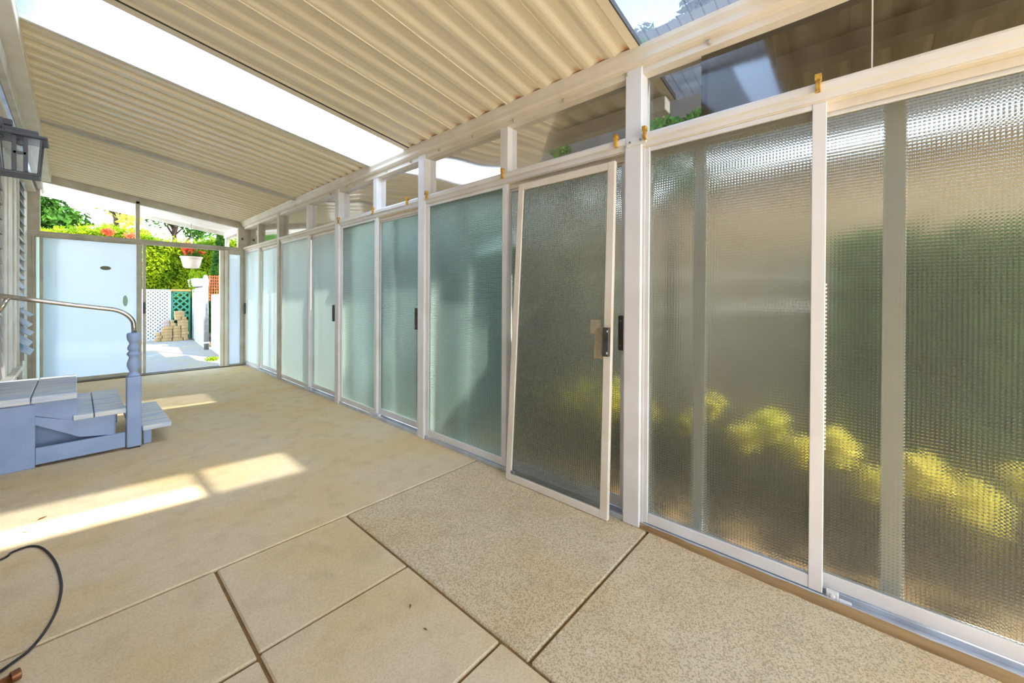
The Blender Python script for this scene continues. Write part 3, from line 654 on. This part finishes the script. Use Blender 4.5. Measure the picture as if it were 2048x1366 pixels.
lattice('lattice_fence', 'white lattice fence panel straight behind the open end door', (1.0, 15.2), (1.86, 15.2), GZ, 1.42, 0.072, 0.043, LATW)
lattice('lattice_fence', 'green lattice fence panel behind the block pile', (1.91, 15.23), (2.31, 15.23), GZ, 1.36, 0.125, 0.045, LATG)
lattice('lattice_fence', 'long white lattice fence running back beside the block pile', (2.36, 15.1), (2.13, 11.95), GZ, 1.46, 0.072, 0.043, LATW)
lattice('lattice_fence', 'low white lattice fence panel right of the grey pole', (2.20, 11.75), (2.07, 10.0), GZ, 1.27, 0.072, 0.043, LATW)
box('back_board', DKGREEN, None, 0.9, 2.40, 15.27, 15.29, GZ, 1.2, 0); tag(bpy.data.objects['back_board'], 'dark board standing close behind the lattice panels', 'board')
tl = thing('timber_rail', 'orange brown timber rail lying on top of the green lattice panel', 'rail', (2.1, 15.22, 1.38)); MB().box(1.88, 2.34, 15.18, 15.26, 1.39, 1.45).build('board', mat('orange_timber', (214, 160, 90), 0.7, (190, 130, 70), 8), tl, 0.004)
pl = thing('metal_pole', 'grey galvanised pole standing between the two white lattice fences', 'pole', (2.10, 11.82, GZ))
MB().tube([(2.12, 11.85, GZ), (2.10, 11.85, 1.72)], 0.052, 16).build('shaft', GALV, pl, 0, True)
MB().tube([(2.10, 11.85, 1.70), (2.10, 11.85, 1.76)], 0.036, 14).build('cap', GALV, pl, 0.004)
MB().tube([(2.119, 11.85, 0.10), (2.119, 11.85, 0.14)], 0.060, 16).build('collar', TRIMW, pl)
# planter boxes on the fence
for i, (x, y, z, lab) in enumerate(((2.24, 13.75, 1.505, 'white square planter box on the lattice fence, farther one with trailing fern'), (2.18, 12.9, 1.505, 'white square planter box on the lattice fence, nearer to the grey pole'))):
    t = thing('planter_box', lab, 'planter', (x, y, z), 'white planters on the lattice fence')
    MB().prism([(x-0.13, z), (x+0.13, z), (x+0.16, z+0.20), (x-0.16, z+0.20)], y-0.26, y+0.26).build('box', LATW, t, 0.006)
    leaves('foliage', HEDGE, t, blob(500, (x, y, z+0.26), (0.13, 0.24, 0.16), 0.2), 0.035)
    if i == 0: leaves('trailing_fern', HEDGE, t, blob(500, (x-0.12, y-0.2, z+0.20), (0.08, 0.14, 0.34), 0.2), 0.035)
# hanging basket
hb = thing('hanging_basket', 'cream hanging flower pot with orange red begonias under the white awning edge', 'hanging pot', (1.50, 9.70, 1.79))
MB().lathe([(0.085, 1.79), (0.12, 1.80), (0.150, 1.92), (0.160, 1.985), (0.178, 1.99), (0.178, 2.012), (0.160, 2.012), (0.150, 1.98)], 1.50, 9.70, 24).build('pot', POT, hb, 0, True)
b = MB()
for k in range(3):
    a = 2*PI*k/3+0.4; b.tube([(1.50+0.17*math.cos(a), 9.70+0.17*math.sin(a), 2.0), (1.50, 9.70, 2.42)], 0.003, 5)
b.tube([(1.50, 9.70, 2.42), (1.50, 9.72, 2.66)], 0.004, 5); b.build('hanger_wires', GALV, hb)
leaves('foliage', GREEN, hb, blob(350, (1.52, 9.70, 2.05), (0.17, 0.17, 0.09), 0.2), 0.03)
leaves('flowers', REDF, hb, np.vstack([blob(260, (1.44, 9.66, 2.15), (0.10, 0.10, 0.13), 0.3), blob(70, (1.64, 9.70, 2.10), (0.06, 0.08, 0.05), 0.3)]), 0.032)
# orange netting roll
on = thing('plastic_netting', 'bundle of orange plastic netting behind the low lattice fence', 'netting', (2.36, 12.3, GZ))
b = MB()
for k in range(9):
    z = 1.15+k*0.075; b.tube([(2.36+0.12*math.cos(a)+0.02*math.sin(3*a+k), 12.3+0.16*math.sin(a), z) for a in [2*PI*j/14 for j in range(15)]], 0.006, 5)
for j in range(14):
    a = 2*PI*j/14; b.tube([(2.36+0.12*math.cos(a), 12.3+0.16*math.sin(a), 1.13), (2.36+0.10*math.cos(a), 12.3+0.14*math.sin(a), 1.78)], 0.006, 5)
b.build('net', ORANGE, on); MB().tube([(2.36, 12.3, GZ), (2.36, 12.3, 1.7)], 0.03, 8).build('stake', BARK, on)
# moss clump by the jamb
mc = leaves('moss_clump', HEDGE, None, blob(500, (1.84, 9.76, GZ+0.03), (0.14, 0.17, 0.05), 0.2), 0.016); tag(mc, 'low green moss clump on the concrete by the foot of the white lattice', 'moss')

# stacked blocks: crop coordinates give x from left, row from bottom
BL = [(470, 665, 9), (475, 678, 8), (480, 602, 7), (612, 712, 7), (536, 746, 6), (530, 748, 5), (436, 590, 4), (598, 748, 4), (440, 594, 3), (600, 745, 3), (445, 600, 2), (606, 762, 2), (448, 596, 1), (602, 742, 1), (440, 640, 0), (646, 745, 0),
      (250, 376, 6), (382, 462, 6), (255, 380, 5), (384, 502, 5), (250, 440, 4), (222, 432, 3), (216, 430, 2), (110, 205, 2), (130, 230, 1), (236, 434, 1), (214, 420, 0), (90, 205, 0)]
ROWN = ['bottom row', 'second row', 'third row', 'fourth row', 'fifth row', 'sixth row', 'seventh row', 'eighth row', 'ninth row', 'top of the tall side']
byrow = {}
for x0, x1, r in BL: byrow.setdefault(r, []).append((x0, x1))
BH = 0.086
for r, lst in byrow.items():
    lst.sort()
    for i, (x0, x1) in enumerate(lst):
        xa, xb = 1.378+x0*0.001126, 1.378+x1*0.001126-0.003; cx = (xa+xb)/2
        jy = random.uniform(-0.012, 0.012); Rz = Matrix.Rotation(random.uniform(-0.03, 0.03), 3, 'Z')
        y0 = 14.86+jy
        grey = (r in (5, 6) and x0 < 300)
        o = MB().box(xa-cx, xb-cx, -0.08, 0.08, 0, BH-0.002, Rz, (0, 0, 0)).build('concrete_block', PAVERG if grey else PAVER, None, 0.008)
        o.location = (cx, y0, GZ+r*BH)
        pos = 'only block of' if len(lst) == 1 else ('leftmost block of' if i == 0 else ('rightmost block of' if i == len(lst)-1 else ['', 'second block from the left in', 'third block from the left in', 'fourth block from the left in', 'fifth block from the left in'][i]))
        tag(o, '%s concrete block in the corner pile, %s %s' % ('mauve grey' if grey else 'tan', pos, ('the '+ROWN[r]) if r < 9 else 'the topmost layer'), 'block', 'concrete blocks piled in the yard corner')

# hedge and trees
hd = thing('hedge', 'tall clipped yellow green hedge behind the lattice fences', 'hedge', (1.5, 17.2, GZ))
n = 52000
pts = np.stack([RNG.uniform(-3.5, 6.0, n), 16.3+np.abs(RNG.normal(0, 0.28, n)), RNG.uniform(0.9, 3.05, n)], 1); pts[:, 2] += 0.12*np.sin(pts[:, 0]*2.1)*(pts[:, 2] > 2.4)
top = np.stack([RNG.uniform(-3.5, 6.0, 9000), RNG.uniform(16.3, 17.6, 9000), 3.05+RNG.normal(0, 0.09, 9000)], 1); top[:, 2] += 0.12*np.sin(top[:, 0]*2.1)
leaves('foliage', HEDGE, hd, np.vstack([pts, top]), 0.055)
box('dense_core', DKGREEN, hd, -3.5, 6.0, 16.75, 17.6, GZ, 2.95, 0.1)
def tree(label, x, y, z0, z1, r, m, n, size, crownz, cat='tree', name='leafy_tree', trunk=0.12, blobs=14, group=None):
    t = thing(name, label, cat, (x, y, GZ), group)
    b = MB().tube([(x, y, GZ), (x+0.05, y, crownz), (x-0.05, y+0.05, (crownz+z1)/2), (x, y, z1-0.3*r)], [trunk, trunk*0.8, trunk*0.5, trunk*0.15], 8)
    P = []
    for k in range(blobs):
        a = random.uniform(0, 2*PI); q = random.uniform(0.1, 0.75); zz = random.uniform(0.1, 0.92)
        c = (x+r*q*math.cos(a), y+r*q*math.sin(a), crownz+(z1-crownz)*zz)
        rr = r*random.uniform(0.28, 0.45); P.append(blob(n//blobs, c, (rr, rr, rr*0.75), 0.3))
        b.tube([(x, y, max(c[2]-0.5*r, GZ+0.5)), c], [trunk*0.35, trunk*0.08], 6)
    b.build('trunk', BARK, t, 0, True)
    leaves('foliage', m, t, np.vstack(P), size)
    return t
tree('mid green loose tree beyond the hedge at the far left of the end transom', -0.9, 20.5, 0, 6.2, 1.7, GREEN, 5000, 0.11, 3.2)
tree('yellow green airy tree beyond the hedge behind the transom mullion', 1.0, 20.0, 0, 5.2, 1.1, YELLOWL, 2600, 0.10, 3.0)
tree('pale thin leaved tree beyond the hedge right of the transom mullion', 3.0, 23.5, 0, 6.2, 2.0, GREEN, 2800, 0.11, 3.6)
tree('spreading green tree far beyond the hedge at the left', -3.0, 25.0, 0, 8.0, 2.8, GREEN, 6000, 0.16, 3.0)
def conifer(label, x, y, z1, r, m, n=4500, name='conifer', group=None):
    t = thing(name, label, 'conifer', (x, y, GZ), group)
    MB().tube([(x, y, GZ), (x, y, z1*0.9)], [0.08, 0.01], 8).build('trunk', BARK, t)
    h = RNG.uniform(0.0, 1.0, n)**1.3; a = RNG.uniform(0, 2*PI, n); q = r*(1-h)**0.6*RNG.uniform(0.55, 1.0, n)
    leaves('foliage', m, t, np.stack([x+q*np.cos(a), y+q*np.sin(a), GZ+0.3+h*(z1-0.3)], 1), 0.06)
conifer('narrow green cypress behind the low lattice fence and orange netting', 2.78, 13.6, 3.3, 0.42, GREEN)
conifer('bright green cypress behind the white planter boxes', 2.98, 14.6, 3.6, 0.42, HEDGE)
rf = thing('flowering_shrub', 'red flowering shrub showing just over the top of the hedge', 'shrub', (0.85, 15.95, GZ))
leaves('flower_clump', REDF, rf, blob(200, (0.62, 15.95, 3.06), (0.16, 0.15, 0.12), 0.3), 0.045); leaves('flower_clump', REDF, rf, blob(160, (1.08, 15.95, 3.02), (0.16, 0.15, 0.10), 0.3), 0.045)
MB().tube([(0.85, 15.95, GZ), (0.75, 15.95, 2.0), (0.62, 15.95, 3.0)], 0.02, 6).tube([(0.83, 15.95, 1.8), (1.08, 15.95, 3.0)], 0.015, 6).build('stems', BARK, rf)
# tall hazy trees over the glass wall
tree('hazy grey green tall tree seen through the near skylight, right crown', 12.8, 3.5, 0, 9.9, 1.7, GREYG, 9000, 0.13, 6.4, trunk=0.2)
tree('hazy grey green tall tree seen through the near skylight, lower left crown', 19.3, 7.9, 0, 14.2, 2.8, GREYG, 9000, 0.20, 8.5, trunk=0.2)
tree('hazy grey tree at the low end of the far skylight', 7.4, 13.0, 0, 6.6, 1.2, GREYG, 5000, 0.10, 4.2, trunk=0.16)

tree('unseen spreading tree added to shade the yard, behind the white lattice fence', 3.6, 11.6, 0, 6.0, 2.1, GREEN, 20000, 0.10, 3.9, trunk=0.14, blobs=26)  # crown out of view, added to keep sun and sky light off the yard
tree('unseen spreading tree added to shade the yard, behind the house corner', -0.85, 11.7, 0, 6.0, 2.1, GREEN, 20000, 0.10, 3.9, trunk=0.14, blobs=26)  # second added crown, hidden above the awning, dims the yard
# ------------------------------------------------------------------ beyond the glass wall
nh = thing('neighbour_house', 'tan neighbouring house wall with dark brown eave beyond the glass wall', 'house', (5.2, 0, GZ))
for k in range(15): box('wall_board', TAN, nh, 4.60-0.004*(k % 2), 4.75, -8, 7.5, GZ+k*0.18, GZ+k*0.18+0.176, 0.004)
MB().prism([(3.95, 2.55), (4.02, 2.55), (8.0, 4.2), (8.0, 4.4), (3.95, 3.2)], -8.2, 7.7).build('eave', DBROWN, nh, 0.01)
box('gable_fascia', DBROWN, nh, 3.92, 3.96, -8.2, 7.7, 2.50, 4.0, 0.005)
gh = thing('garden_hedge', 'green hedge along the tan neighbouring wall, outside the nearest patterned pane', 'hedge', (4.1, -0.9, GZ))
leaves('foliage', GREEN, gh, np.stack([RNG.uniform(3.75, 4.45, 9000), RNG.uniform(-2.6, 0.15, 9000), RNG.uniform(GZ, 1.75, 9000)], 1), 0.06)
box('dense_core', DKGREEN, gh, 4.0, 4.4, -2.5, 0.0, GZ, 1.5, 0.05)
gc = leaves('ground_cover', leafmat('olive_brown_leaf', (122, 112, 50), (92, 88, 42), 0.35), None, np.stack([RNG.uniform(2.76, 3.15, 7000), RNG.uniform(-1.4, 2.3, 7000), GZ+0.02+RNG.uniform(0, 0.42, 7000)], 1), 0.028); tag(gc, 'olive brown ground cover behind the golden shrubs outside the glass', 'ground cover', None, 'stuff')
gb = thing('garden_hedge', 'green hedge standing outside the middle glass doors', 'hedge', (3.3, 4.4, GZ))
leaves('foliage', GREEN, gb, np.stack([RNG.uniform(3.0, 3.36, 9000), RNG.uniform(2.4, 5.2, 9000), RNG.uniform(GZ, 2.0, 9000)], 1), 0.06)
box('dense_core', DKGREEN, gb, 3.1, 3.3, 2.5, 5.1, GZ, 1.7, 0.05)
for i, (x, y, z1, r, lab) in enumerate(((3.50, 1.26, 3.62, 0.36, 'leafy green tree outside the near transom glass'), (3.62, 2.5, 3.3, 0.23, 'dark bushy tree outside the second transom'), (3.62, 5.6, 3.4, 0.23, 'green bushy tree outside the third transom'), (3.62, 7.9, 3.5, 0.23, 'small leafy tree outside the farther transoms'))):
    tree(lab, x, y, 0, z1, r, GREEN, 4200, 0.05, z1*0.58, trunk=0.04, blobs=10, name='garden_tree')
ORD = 'first second third fourth fifth sixth seventh eighth ninth tenth eleventh twelfth thirteenth fourteenth fifteenth sixteenth'.split()
for i, (x, y, z, r) in enumerate(((2.55, -0.70, 0.36, 0.09), (2.50, -0.52, 0.52, 0.07), (2.62, -0.38, 0.36, 0.10), (2.52, -0.22, 0.46, 0.09), (2.60, -0.06, 0.34, 0.08), (2.50, 0.08, 0.52, 0.09), (2.62, 0.22, 0.42, 0.08), (2.52, 0.36, 0.56, 0.09), (2.60, 0.50, 0.44, 0.08), (2.54, 0.66, 0.60, 0.06), (2.60, 1.12, 0.44, 0.08), (2.50, 1.26, 0.58, 0.08), (2.62, 1.40, 0.42, 0.08), (2.52, 1.55, 0.56, 0.07), (2.58, 1.70, 0.44, 0.06), (2.58, 0.80, 0.46, 0.05))):
    t = thing('golden_shrub', 'golden leaved shrub behind the patterned glass, %s of its row' % (ORD[i]+' in planting order' if False else ('nearest' if i == 0 else ORD[i]+' from the near end')), 'shrub', (x, y, GZ), 'golden shrubs outside the glass wall')
    MB().tube([(x, y, GZ), (x, y, z)], [0.012, 0.006], 6).build('stem', BARK, t)
    leaves('foliage', YELLOWL, t, blob(240, (x, y, z), (r, r, r*1.1), 0.2), 0.03)
